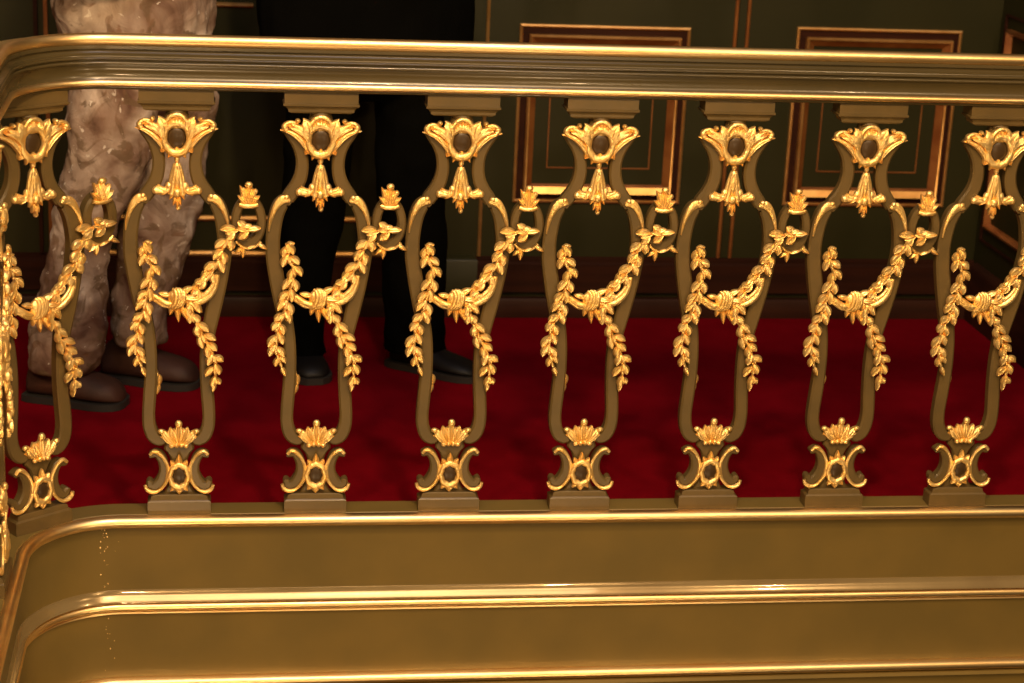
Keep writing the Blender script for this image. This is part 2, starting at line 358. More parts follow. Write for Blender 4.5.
for sgn in (1, -1):
    S = lambda pr: [(sgn * o, z) for o, z in pr]
    part(S([(0.037, 1.0540)] + arcp(0.0385, 1.0505, 0.0035, 0.0033, 85, -85, 5) + [(0.037, 1.0470)]), 'fillet', RAILP, rail, W1)
    part(S([(0.0365, 1.0445)] + arcp(0.0380, 1.0412, 0.0032, 0.0034, 85, -85, 5) + [(0.0365, 1.0375)]), 'fillet', RAILP, rail, W1)
    part(S([(0.0345, 1.0080)] + arcp(0.0355, 1.0010, 0.0062, 0.0068, 88, -85, 7) + [(0.0345, 0.9935)]), 'gilt_lower_bead', BEAD, rail, W1)

# ------------------------------------------------------------------ baluster pieces, local frame (x along the rail, -y towards the well)
YF, YB = -0.013, 0.013
UP = [(0.0700, 0.9100, 0.020), (0.060, 0.8990, 0.025), (0.0475, 0.882, 0.027), (0.0400, 0.862, 0.026), (0.0370, 0.842, 0.0255), (0.0372, 0.824, 0.0265), (0.0415, 0.804, 0.0275), (0.0505, 0.785, 0.0285), (0.0610, 0.770, 0.0285), (0.0660, 0.762, 0.027)]
LO = [(0.0600, 0.7530, 0.013), (0.0690, 0.7580, 0.024), (0.0795, 0.7500, 0.030), (0.0880, 0.7300, 0.0305), (0.0935, 0.700, 0.0300), (0.0955, 0.670, 0.0295), (0.0940, 0.640, 0.0315), (0.0890, 0.605, 0.0315), (0.0815, 0.565, 0.0320),
      (0.0730, 0.525, 0.0315), (0.0645, 0.485, 0.0295), (0.0590, 0.450, 0.0265), (0.0570, 0.410, 0.0260), (0.0580, 0.370, 0.0265), (0.0605, 0.330, 0.0270), (0.0630, 0.290, 0.0265), (0.0605, 0.262, 0.0275), (0.0520, 0.2425, 0.0280), (0.0400, 0.2345, 0.0250), (0.0330, 0.2370, 0.020)]
def mirror(l, s): return [(s * p[0],) + tuple(p[1:]) for p in l]
def p_stile(s):
    m = MB(); ribbon(m, mirror(UP, s), YF + 0.001, YB - 0.001, n=3); ribbon(m, mirror(LO, s), YF, YB, n=3, cap1=True); return m
def p_edge(s):      # gilded leaf tip running down the shoulder of the stile
    m = MB(); ribbon(m, mirror([(0.067, 0.7620, 0.013), (0.0755, 0.7630, 0.0180), (0.0850, 0.7550, 0.0150), (0.0945, 0.7380, 0.0100), (0.1010, 0.7160, 0.0060), (0.1040, 0.6960, 0.0025)], s), YF - 0.005, YF + 0.004, ch=0.002, n=3, cap0=True, crown=0.001)
    m.ellipsoid((s * 0.0685, YF - 0.003, 0.768), (0.0062, 0.005, 0.0055), 10, 6); return m
def p_plate():
    m = MB()
    ribbon(m, [(0, 0.235, 0.052), (0, 0.222, 0.060), (0, 0.213, 0.064), (0, 0.205, 0.050), (0, 0.190, 0.036), (0, 0.165, 0.034), (0, 0.135, 0.044), (0, 0.110, 0.070)], -0.006, 0.010, n=2)
    return m
def p_cscroll(s):
    m = MB(); ribbon(m, mirror([(0.0565, 0.2010, 0.013), (0.0470, 0.2035, 0.017), (0.0375, 0.1940, 0.0195), (0.0325, 0.1780, 0.0200), (0.0325, 0.1600, 0.0210), (0.0390, 0.1430, 0.0215), (0.0500, 0.1315, 0.0200), (0.0590, 0.1320, 0.0180), (0.0620, 0.1370, 0.0160)], s), YF, YB, n=3, cap0=True, cap1=True)
    return m
def p_cedge(s):
    m = MB(); pts = crom(mirror([(0.0610, 0.2035), (0.0530, 0.2115), (0.0430, 0.2080), (0.0320, 0.1960), (0.0240, 0.1780), (0.0225, 0.1600), (0.0280, 0.1400), (0.0420, 0.1230), (0.0560, 0.1190), (0.0680, 0.1250), (0.0715, 0.1350)], s), 3)
    m.tube([(x, YF - 0.001, z) for x, z in pts], [0.0036 + 0.0014 * math.sin(PI * i / (len(pts) - 1) * 3) ** 2 for i in range(len(pts))], 8); return m
def p_lower_medallion():
    m = MB()
    n = 28; rs = []
    for i in range(n):
        a = 2 * PI * i / n; wob = 1 + 0.05 * math.cos(a * 8)
        ring = []
        for j in range(8):
            q = 2 * PI * j / 8; rr = 0.0208 * wob + 0.0062 * math.cos(q)
            ring.append((rr * math.cos(a) * 0.92, YF - 0.004 + 0.006 * math.sin(q), 0.156 + rr * math.sin(a) * 1.22))
        rs.append(ring)
    m.rings(rs, loop=True)
    leaf(m, 0, 0.176, PI / 2, 0.028, 0.015, 0.008, YF - 0.001)
    for s in (-1, 1):
        leaf(m, s * 0.010, 0.178, PI / 2 - s * 0.5, 0.015, 0.012, 0.006, YF - 0.001)
        leaf(m, s * 0.008, 0.134, -PI / 2 + s * 0.7, 0.016, 0.013, 0.006, YF - 0.001)
    leaf(m, 0, 0.136, -PI / 2, 0.021, 0.020, 0.008, YF - 0.001)
    return m
def p_cab(cz, rx, rz, y=-0.012):
    m = MB(); m.ellipsoid((0, y, cz), (rx, 0.008, rz), 18, 10); return m
def p_shell():
    m = MB(); y = YF + 0.004
    m.ellipsoid((0, y, 0.244), (0.026, 0.009, 0.020), 14, 8)
    for a, L, w in ((0.98, 0.045, 0.021), (-0.98, 0.045, 0.021), (0.50, 0.043, 0.020), (-0.50, 0.043, 0.020), (0, 0.051, 0.019)):
        leaf(m, math.sin(a) * 0.008, 0.225, PI / 2 - a * 0.95, L, w, 0.012, y - 0.004 * math.cos(a), curl=0.45 * a, tip=1.15, nv=8, ribs=1)
    m.ellipsoid((0, y - 0.010, 0.275), (0.0080, 0.007, 0.0090), 10, 6)
    for s in (-1, 1):
        m.ellipsoid((s * 0.0365, y - 0.006, 0.2570), (0.0075, 0.006, 0.0060), 8, 6)
        leaf(m, s * 0.012, 0.232, PI / 2 - s * 1.15, 0.030, 0.010, 0.007, y)
        m.ellipsoid((s * 0.015, y - 0.006, 0.2245), (0.0065, 0.006, 0.0055), 8, 6)
        m.ellipsoid((s * 0.005, y - 0.007, 0.2265), (0.0055, 0.006, 0.0065), 8, 6)
    return m
def p_base_block():
    m = MB()
    def sec(hw, hd, z): return [(-hw, -hd, z), (hw, -hd, z), (hw, hd, z), (-hw, hd, z)]
    m.rings([sec(0.0665, 0.020, 0.0701), sec(0.0665, 0.020, 0.0975), sec(0.0650, 0.0190, 0.0990), sec(0.0605, 0.0165, 0.1010), sec(0.0585, 0.0155, 0.1100), sec(0.050, 0.014, 0.1125)])
    return m
def p_cap_block():
    m = MB()
    def sec(hw, hd, z): return [(-hw + a * hw * 0.25, -hd, z) for a in range(9)] + [(hw - a * hw * 0.25, hd, z) for a in range(9)]
    m.rings([sec(0.0745, 0.026, 0.9882), sec(0.0745, 0.026, 0.9650), sec(0.0770, 0.0285, 0.9638), sec(0.0768, 0.0282, 0.9600), sec(0.0715, 0.0235, 0.9570), sec(0.0675, 0.0205, 0.9520), sec(0.0665, 0.0205, 0.9470), sec(0.0600, 0.018, 0.9440), sec(0.0560, 0.015, 0.9435)])
    m.ellipsoid((0, -0.004, 0.941), (0.020, 0.016, 0.011), 14, 8)
    return m
def p_neck():      # short block between crest and cap
    m = MB(); ribbon(m, [(0, 0.946, 0.040), (0, 0.925, 0.050), (0, 0.905, 0.060), (0, 0.880, 0.046), (0, 0.862, 0.030)], -0.006, 0.011, n=2); return m
def p_crest():
    m = MB(); y = YF; lift = 0.003
    n = 32; rs = []
    for i in range(n):
        a = 2 * PI * i / n; wob = 1 + 0.02 * math.cos(a * 7 + 1)
        ring = []
        for j in range(8):
            q = 2 * PI * j / 8; rr = 0.0285 * wob + 0.0085 * math.cos(q)
            ring.append((rr * math.cos(a) * 0.96, y - 0.005 + 0.0085 * math.sin(q), 0.886 + rr * math.sin(a) * 1.10))
        rs.append(ring)
    m.rings(rs, loop=True)
    for a, L in ((0, 0.027), (0.5, 0.026), (-0.5, 0.026), (0.95, 0.024), (-0.95, 0.024)):
        leaf(m, math.sin(a) * 0.012, 0.908, PI / 2 - a, L, 0.016, 0.011, y - 0.003, groove=0.3)
    for s in (-1, 1):
        ribbon(m, mirror([(0.024, 0.864, 0.012), (0.034, 0.890, 0.016), (0.048, 0.909, 0.017), (0.063, 0.9175, 0.014), (0.076, 0.9160, 0.011)], s), y - 0.007, y + 0.004, ch=0.005, n=2, cap1=True)
    m.ellipsoid((0, y + 0.001, 0.918), (0.025, 0.010, 0.017), 16, 8)
    m.tube([(x, y - 0.010, z) for x, z in crom([(-0.022, 0.918), (-0.013, 0.930), (0, 0.9345), (0.013, 0.930), (0.022, 0.918)], 3)], 0.0050, 8)
    for s in (-1, 1):
        A = lambda a: a if s > 0 else PI - a
        leaf(m, s * 0.030, 0.864, A(1.32), 0.076, 0.015, 0.010, y - 0.004, curl=-s * 1.25, nu=10, nv=10, ribs=1.5, groove=0.2)
        leaf(m, s * 0.026, 0.880, A(1.40), 0.058, 0.017, 0.011, y - 0.007, curl=-s * 1.05, nu=9, nv=8, ribs=1.5, groove=0.2)
        leaf(m, s * 0.017, 0.905, A(1.15), 0.034, 0.015, 0.010, y - 0.007, curl=-s * 0.5, nu=7, nv=8, ribs=1.5, groove=0.2)
        leaf(m, s * 0.026, 0.895, A(1.0), 0.034, 0.020, 0.011, y - 0.008, curl=s * 0.4, nu=7, nv=8, ribs=1.5, groove=0.2)
        leaf(m, s * 0.032, 0.892, A(0.95), 0.042, 0.014, 0.010, y - 0.008, curl=-s * 0.8, nu=8, nv=8, ribs=1.5, groove=0.2)
        P = crom([(s * a, c) for a, c in [(0.050, 0.918), (0.063, 0.9225), (0.075, 0.919), (0.0785, 0.911), (0.074, 0.906)]], 3)
        m.tube([(a, y - 0.008, c) for a, c in P], [0.0035 + 0.0025 * i / 12 for i in range(13)], 8)
        m.ellipsoid((s * 0.0505, y - 0.012, 0.9265), (0.0060, 0.010, 0.0050), 8, 6)
        m.ellipsoid((s * 0.0775, y - 0.006, 0.9125), (0.0075, 0.008, 0.0085), 10, 6)
        leaf(m, s * 0.024, 0.885, -PI / 2 + s * 0.35, 0.030, 0.014, 0.009, y)
        leaf(m, s * 0.016, 0.868, -PI / 2 + s * 0.95, 0.022, 0.012, 0.008, y - 0.002)
        leaf(m, s * 0.010, 0.864, -PI / 2 + s * 0.40, 0.022, 0.011, 0.008, y - 0.003)
        leaf(m, s * 0.028, 0.890, -0.2 if s > 0 else PI + 0.2, 0.016, 0.012, 0.007, y)
    leaf(m, 0, 0.868, -PI / 2, 0.027, 0.014, 0.010, y - 0.003)
    m.ellipsoid((0, y - 0.002, 0.842), (0.006, 0.007, 0.008), 8, 6)
    m.v = [(a * (0.945 if abs(a) > 0.03 else 1 - 0.055 * abs(a) / 0.03), b, c + lift) for a, b, c in m.v]
    return m
def p_pendant():
    m = MB(); y = YF
    leaf(m, 0, 0.838, -PI / 2, 0.062, 0.022, 0.015, y + 0.002, groove=0.1)
    for s in (-1, 1):
        for pts, r0, r1, yy in (([(0.003, 0.836), (0.009, 0.815), (0.0125, 0.796), (0.016, 0.784), (0.026, 0.777), (0.040, 0.779)], 0.0042, 0.0076, -0.003),
                                ([(0.002, 0.832), (0.006, 0.808), (0.009, 0.785), (0.011, 0.772)], 0.0040, 0.0075, -0.007)):
            P = crom([(s * a, c) for a, c in pts], 3); k = len(P) - 1
            m.tube([(a, y + yy, c) for a, c in P], [r0 + (r1 - r0) * i / k for i in range(k + 1)], 8)
        m.ellipsoid((s * 0.0425, y - 0.003, 0.7795), (0.0080, 0.0075, 0.0085), 10, 6)
        leaf(m, s * 0.018, 0.776, 0.15 if s > 0 else PI - 0.15, 0.028, 0.018, 0.007, y - 0.003, curl=s * 0.6)
        leaf(m, s * 0.016, 0.782, -PI / 2 + s * 0.9, 0.020, 0.010, 0.007, y - 0.003)
        leaf(m, s * 0.004, 0.785, -PI / 2 + s * 0.45, 0.026, 0.010, 0.008, y - 0.006)
        leaf(m, s * 0.030, 0.781, PI / 2 - s * 0.7, 0.014, 0.010, 0.006, y - 0.002)
    m.ellipsoid((0, y - 0.010, 0.776), (0.009, 0.008, 0.010), 10, 6)
    for s in (-1, 1): m.ellipsoid((s * 0.026, y - 0.002, 0.779), (0.013, 0.007, 0.009), 10, 6); m.ellipsoid((s * 0.016, y - 0.003, 0.788), (0.008, 0.007, 0.011), 10, 6)
    for s in (-1, 1): leaf(m, s * 0.002, 0.772, -PI / 2 + s * 0.25, 0.024, 0.009, 0.008, y - 0.004)
    leaf(m, 0.001, 0.765, -PI / 2, 0.024, 0.010, 0.009, y - 0.004)
    m.ellipsoid((0.002, y - 0.004, 0.744), (0.0055, 0.006, 0.006), 8, 6)
    return m

GL = [(-0.0674, 0.672), (-0.0655, 0.654), (-0.0590, 0.636), (-0.0530, 0.617), (-0.0525, 0.599), (-0.0570, 0.580), (-0.0630, 0.561), (-0.0655, 0.543), (-0.0700, 0.527), (-0.0770, 0.508), (-0.0830, 0.488), (-0.0865, 0.466), (-0.0860, 0.443), (-0.0820, 0.421), (-0.0750, 0.402)]
GR = [(0.1450, 0.7000), (0.1310, 0.7010), (0.1160, 0.6960), (0.1010, 0.6780), (0.0910, 0.6560), (0.0820, 0.6330), (0.0710, 0.6110), (0.0600, 0.5960), (0.0480, 0.5860), (0.0420, 0.5660)]
GD = [(0.0240, 0.5480), (0.0285, 0.5270), (0.0360, 0.5040), (0.0465, 0.4810), (0.0580, 0.4590), (0.0680, 0.4380), (0.0755, 0.4180), (0.0760, 0.3990), (0.0770, 0.3820), (0.0750, 0.3680)]
def laurel(m, pts, step=0.0250, size=1.0, seed=1, y=-0.020, dirn=1):
    rnd = random.Random(seed); P = crom(pts, 8)
    L = [0]
    for a, c in zip(P, P[1:]): L.append(L[-1] + math.hypot(c[0] - a[0], c[1] - a[1]))
    m.tube([(a, y - 0.001, c) for a, c in P[::3]], 0.0034, 8)
    d = 0.0; side = 1
    while d < L[-1] - 0.004:
        i = max(j for j, q in enumerate(L) if q <= d); i = min(i, len(P) - 2)
        a, c = P[i]; tx, tz = P[i + 1][0] - a, P[i + 1][1] - c; an = math.atan2(tz, tx)
        fall = 0.80 if d > L[-1] - 0.035 else 1.0
        for s in (side, -side):
            ln = (0.0275 + rnd.uniform(-0.003, 0.003)) * size * fall * (1.0 if s == side else 0.85)
            leaf(m, a + math.cos(an) * (0 if s == side else 0.006), c + math.sin(an) * (0 if s == side else 0.006), an + s * (0.88 + rnd.uniform(-0.22, 0.22)), ln * rnd.uniform(0.85, 1.12), 0.0158 * size * fall, 0.0066, y - rnd.uniform(-0.001, 0.0045), curl=-s * rnd.uniform(0.4, 0.95), lift=0.003, nu=6, nv=4, tip=1.15)
        leaf(m, a, c, an + rnd.uniform(-0.15, 0.15), 0.021 * size * fall, 0.0105 * size, 0.0060, y - 0.0050, nu=6, nv=4, tip=1.1)
        d += step; side = -side
    e = P[-1]; f = P[-3]; leaf(m, e[0], e[1], math.atan2(e[1] - f[1], e[0] - f[0]), 0.019 * size, 0.011 * size, 0.006, y - 0.001, nu=6, nv=4)
def p_garland():
    m = MB()
    laurel(m, GL, seed=3, size=1.12); laurel(m, GR, seed=8, size=1.22); laurel(m, GD, seed=5, size=1.12)
    leaf(m, 0.1360, 0.7010, 0.08, 0.034, 0.016, 0.008, -0.022, tip=1.1); leaf(m, 0.1300, 0.7040, 0.35, 0.022, 0.013, 0.007, -0.024, tip=1.1)
    leaf(m, -0.0680, 0.667, 0.25, 0.018, 0.015, 0.007, -0.018)
    # ribbon band from the right arm across to the knot
    for pts, r in (([(0.0818, 0.6040), (0.0772, 0.5800), (0.0668, 0.5610), (0.0487, 0.5470), (0.0299, 0.5450), (0.0120, 0.5500)], 0.0062),
                   ([(0.0760, 0.6000), (0.0700, 0.5790), (0.0590, 0.5660), (0.0450, 0.5560), (0.0280, 0.5540), (0.0100, 0.5580)], 0.0045),
                   ([(-0.0590, 0.5640), (-0.0450, 0.5560), (-0.0270, 0.5440), (-0.0100, 0.5410), (0.0060, 0.5450)], 0.0062),
                   ([(-0.0570, 0.5560), (-0.0420, 0.5470), (-0.0260, 0.5370), (-0.0100, 0.5360)], 0.0046)):
        P = crom(pts, 3); k = len(P) - 1
        m.tube([(a, -0.021 - 0.003 * math.sin(i / k * PI), c) for i, (a, c) in enumerate(P)], [r * (0.75 + 0.4 * math.sin(i / k * PI)) for i in range(k + 1)], 8)
    # knotted shell at the middle
    for a, rr in ((-0.5, 0.020), (-0.15, 0.0215), (0.2, 0.021), (0.55, 0.019)):
        x0, z0 = -0.006 + 0.016 * (a + 0.0) , 0.553
        m.tube([(x0 + rr * 0.55 * math.sin(q) * math.cos(a * 0.6) + 0.004 * math.cos(q), -0.024 - 0.006 * math.sin(q), z0 + rr * math.cos(q)) for q in [PI * i / 8 for i in range(9)]], [0.0035, 0.0048, 0.0055, 0.006, 0.006, 0.006, 0.0055, 0.0048, 0.0035], 8)
    m.ellipsoid((-0.004, -0.022, 0.554), (0.017, 0.010, 0.019), 12, 8)
    leaf(m, 0.008, 0.566, 0.5, 0.026, 0.016, 0.008, -0.024); leaf(m, 0.014, 0.556, -0.1, 0.030, 0.015, 0.008, -0.026); leaf(m, -0.016, 0.560, PI - 0.2, 0.024, 0.014, 0.007, -0.023)
    for x, z, a, L in ((-0.002, 0.537, -PI / 2 + 0.10, 0.036), (0.006, 0.537, -PI / 2 + 0.45, 0.038), (-0.010, 0.538, -PI / 2 - 0.30, 0.022), (0.020, 0.545, -PI / 2 + 0.2, 0.028), (0.034, 0.548, -PI / 2 + 0.55, 0.030)):
        leaf(m, x, z, a, L, 0.013, 0.008, -0.021)
    leaf(m, 0.0600, 0.6000, PI + 0.75, 0.024, 0.018, 0.008, -0.022)
    leaf(m, 0.0400, 0.5880, PI + 1.2, 0.026, 0.013, 0.007, -0.020)
    # end of the rear sprig, seen inside the left stile
    leaf(m, -0.0400, 0.374, -PI / 2 - 0.05, 0.026, 0.013, 0.006, 0.014); leaf(m, -0.0420, 0.354, -PI / 2 - 0.15, 0.024, 0.012, 0.006, 0.016); m.tube([(-0.052, 0.014, 0.40), (-0.044, 0.015, 0.375), (-0.043, 0.016, 0.345)], 0.003, 6)
    return m
RX, RZ = 0.1448, 0.7130
def p_ring():
    m = MB(); n = 36; rs = []
    for i in range(n):
        a = 2 * PI * i / n; ca, sa = math.cos(a), math.sin(a)
        wi = 0.0185 + 0.003 * max(0, -sa)
        ro = (0.0358, 0.0545); ri = (ro[0] - wi, ro[1] - wi)
        P = lambda f, y: (RX + (ri[0] + (ro[0] - ri[0]) * f) * ca, y, RZ + (ri[1] + (ro[1] - ri[1]) * f) * sa)
        rs.append([P(0, -0.008), P(0.2, -0.013), P(0.8, -0.013), P(1, -0.008), P(1, 0.010), P(0.8, 0.013), P(0.2, 0.013), P(0, 0.010)])
    m.rings(rs, loop=True); return m
def p_ring_edge():
    m = MB()
    P = [(RX + 0.037 * math.sin(q), -0.011, RZ - 0.0005 - 0.0545 * math.cos(q)) for q in [-0.75 + 1.5 * i / 14 for i in range(15)]]
    m.tube(P, 0.0034, 6)
    leaf(m, RX - 0.010, RZ - 0.054, -PI / 2 - 0.1, 0.022, 0.012, 0.007, -0.010); leaf(m, RX - 0.014, RZ - 0.054, PI + 0.7, 0.018, 0.010, 0.006, -0.011)
    leaf(m, RX + 0.020, RZ - 0.046, -0.55, 0.020, 0.011, 0.007, -0.011); leaf(m, RX - 0.004, RZ - 0.056, 0.35, 0.020, 0.009, 0.005, -0.012)
    return m
def p_flame():
    m = MB(); z = RZ + 0.041
    leaf(m, RX, z - 0.004, PI / 2, 0.045, 0.029, 0.010, -0.012, nu=8, nv=12, ribs=2, groove=0.1)
    for a, L, w in ((0.65, 0.024, 0.013), (-0.65, 0.024, 0.013), (0.28, 0.034, 0.015), (-0.32, 0.041, 0.015), (0, 0.044, 0.014)):
        leaf(m, RX + 0.010 * math.sin(a), z, PI / 2 - a * 0.8, L, w, 0.009, -0.014 - 0.003 * math.cos(a), curl=-a * 0.7)
    m.ellipsoid((RX, -0.019, z + 0.040), (0.0085, 0.007, 0.007), 10, 6); m.ellipsoid((RX + 0.013, -0.017, z + 0.026), (0.006, 0.006, 0.006), 8, 6); m.ellipsoid((RX - 0.012, -0.017, z + 0.029), (0.006, 0.006, 0.006), 8, 6)
    m.tube([(RX - 0.018, -0.015, z - 0.002), (RX - 0.008, -0.018, z - 0.005), (RX + 0.008, -0.018, z - 0.005), (RX + 0.018, -0.015, z - 0.002)], 0.0052, 8)
    return m

def warp_at(k):
    s0 = 0.29 * k if k > 0 else -0.020 + 0.30 * k; c, _ = path(s0)
    def w(x, y, z):
        x += max(0.0, x - 0.06) * 0.15 if k == 0 else 0.0; 
        if k == 0:      # the corner baluster is flat and stands turned on the curve
            ca, sa = math.cos(math.radians(37)), math.sin(math.radians(37)); return (x * ca - y * sa, x * sa + y * ca, z - 0.07)
        p, n = path(s0 + x); return (p.x + n.x * (-y) - c.x, p.y + n.y * (-y) - c.y, z - 0.07)
    return w, Vector((c.x, c.y, 0.07))
GRP = 'gilded balusters of the gallery balustrade'
def make_baluster(k, label, ring=True):
    w, c = warp_at(k)
    t = empty('baluster', c, label, 'baluster', GRP)
    p_base_block().build('base_block', IRON, t, w, smooth=25); p_cap_block().build('cap_block', IRON, t, w, smooth=25)
    p_plate().build('lower_plate', IRON, t, w); p_neck().build('neck', IRON, t, w)
    for s in (-1, 1):
        st = p_stile(s).build('stile', IRON, t, w, smooth=30); p_edge(s).build('gilt_shoulder', GOLD, st, w)
        cs = p_cscroll(s).build('scroll', IRON, t, w, smooth=30); p_cedge(s).build('gilt_edge', GOLD, cs, w)
    q = p_lower_medallion().build('lower_medallion', GOLD, t, w, smooth=60); p_cab(0.156, 0.0175, 0.0215).build('cabochon', CABO, q, w)
    q = p_crest().build('crest', GOLD, t, w, smooth=60); p_cab(0.889, 0.0205, 0.0235, -0.013).build('cabochon', CABO, q, w)
    p_pendant().build('pendant', GOLD, t, w, smooth=60); p_shell().build('shell_ornament', GOLD, t, w, smooth=60)
    p_garland().build('laurel_garland', GOLD, t, w, smooth=60)
    if ring:
        q = p_ring().build('link_ring', IRON, t, w, smooth=30); p_ring_edge().build('gilt_edge', GOLD, q, w, smooth=60); p_flame().build('gilt_leaf', GOLD, q, w, smooth=60)
    return t
def copy_tree(o, parent=None):
    c = o.copy(); COL.objects.link(c)
    if parent is not None: c.parent = parent
    for ch in list(o.children): copy_tree(ch, c)
    return c
LAB = {
 1: 'gilded baluster in front of the stained trousers, first straight one right of the curved corner',
 2: 'gilded baluster in front of the left leg of the person in black trousers',
 3: 'gilded baluster just right of the black trousers, a black shoe toe behind its foot',
 4: 'gilded baluster in front of the middle of the left framed wall panel',
 5: 'gilded baluster in front of the two close gilt strips between the framed wall panels',
 6: 'gilded baluster in front of the middle of the right framed wall panel',
 7: 'rightmost gilded baluster, near the right return wall'}
proto = make_baluster(1, LAB[1])
for k in range(2, 8):
    o = copy_tree(proto); o.location = (0.29 * k, 0, 0.07); o['label'] = LAB[k]
make_baluster(0, 'gilded baluster bent round the curved corner, in front of the left brown shoe')
make_baluster(-1, 'gilded baluster seen edge-on at the left picture edge, on the side run', ring=True)

# ------------------------------------------------------------------ people
def vring(c, rr, rf, fwd, n=16, wob=0.0, seed=0.0):
    f = Vector((fwd[0], fwd[1], 0)).normalized(); s = Vector((f.y, -f.x, 0)); out = []
    for j in range(n):
        a = 2 * PI * j / n; k = 1 + wob * math.sin(3 * a + seed) * 0.6 + wob * math.sin(5 * a + seed * 2.3) * 0.5
        out.append(Vector(c) + s * (rr * k * math.cos(a)) + f * (rf * k * math.sin(a)))
    return out
def limb(m, pts, rad, n=12):
    P = crom([tuple(p) + (r,) for p, r in zip(pts, rad)], 4)
    m.tube([q[:3] for q in P], [q[3] for q in P], n)
def fuse(o, size=0.010, it=4):
    r = o.modifiers.new('fuse', 'REMESH'); r.mode = 'VOXEL'; r.voxel_size = size; r.use_smooth_shade = True
    s = o.modifiers.new('soften', 'SMOOTH'); s.factor = 0.5; s.iterations = it
def folds(o, strength, scale, name, depth=2):
    t = bpy.data.textures.new(name, 'CLOUDS'); t.noise_scale = scale; t.noise_depth = depth
    d = o.modifiers.new('folds', 'DISPLACE'); d.texture = t; d.strength = strength; d.mid_level = 0.5; d.texture_coords = 'LOCAL'
def hand(m, wrist, dirv, palm_n, s=1.0):
    d = Vector(dirv).normalized(); pn = Vector(palm_n).normalized(); side = d.cross(pn).normalized(); w = Vector(wrist)
    m.tube([w, w + d * 0.03, w + d * 0.06, w + d * 0.09], [0.024, 0.030, 0.037, 0.036], 10, 0.45)
    for i, (off, L) in enumerate(((-0.027, 0.066), (-0.009, 0.076), (0.009, 0.072), (0.027, 0.055))):
        b = w + d * 0.082 + side * off; p1 = b + d * L * 0.45 + pn * 0.006; p2 = p1 + d * L * 0.28 + pn * 0.016; p3 = p2 + d * L * 0.12 + pn * 0.020
        m.tube([b, p1, p2, p3], [0.0092, 0.0088, 0.0080, 0.0062], 8)
    b = w + d * 0.030 - side * 0.024; m.tube([b, b - side * 0.024 + d * 0.022 + pn * 0.008, b - side * 0.030 + d * 0.050 + pn * 0.018], [0.013, 0.011, 0.008], 8)
def shoe(name, heel, toe, material, parent, orig, h=0.085, w=0.052, boot=False):
    a = Vector((*heel, 0)); b = Vector((*toe, 0)); f = (b - a).normalized(); L = (b - a).length; s = Vector((f.y, -f.x, 0))
    prof = [(0.00, 0.60, 0.75), (0.06, 0.74, 1.0), (0.16, 0.80, 1.12), (0.30, 0.78, 1.15), (0.42, 0.84, 0.98), (0.56, 0.97, 0.80), (0.70, 1.04, 0.70), (0.84, 0.98, 0.62), (0.94, 0.74, 0.50), (1.0, 0.36, 0.30)]
    if boot:
        h, w = 0.098, 0.056; prof = [(0.00, 0.62, 0.80), (0.05, 0.76, 1.05), (0.16, 0.82, 1.25), (0.30, 0.82, 1.30), (0.42, 0.88, 1.10), (0.56, 1.00, 0.92), (0.70, 1.08, 0.84), (0.84, 1.04, 0.76), (0.93, 0.86, 0.66), (0.98, 0.60, 0.50), (1.0, 0.30, 0.30)]
    m = MB(); rs = []; sl = []
    for t, ww, hh in prof:
        c = a + f * (L * t); ring = []
        for j in range(14):
            q = PI * j / 13; ring.append(c + s * (w * ww * math.cos(q)) + Vector((0, 0, 0.016 + (h * hh - 0.016) * max(0.0, math.sin(q)) ** 0.75)))
        rs.append(ring)
        k = w * ww + 0.003; e = (t - 0.5) * 0.012
        sl.append([c + f * e + s * k + Vector((0, 0, 0.019)), c + f * e - s * k + Vector((0, 0, 0.019)), c + f * e - s * k + Vector((0, 0, 0.001)), c + f * e + s * k + Vector((0, 0, 0.001))])
    m.rings(rs); W = lambda x, y, z: (x - orig[0], y - orig[1], z - orig[2])
    o = m.build(name, material, parent, W, smooth=70); sub = o.modifiers.new('round', 'SUBSURF'); sub.levels = 1; sub.render_levels = 1
    m = MB(); m.rings(sl); m.build('sole', SOLE, o, W, smooth=30)
    return o
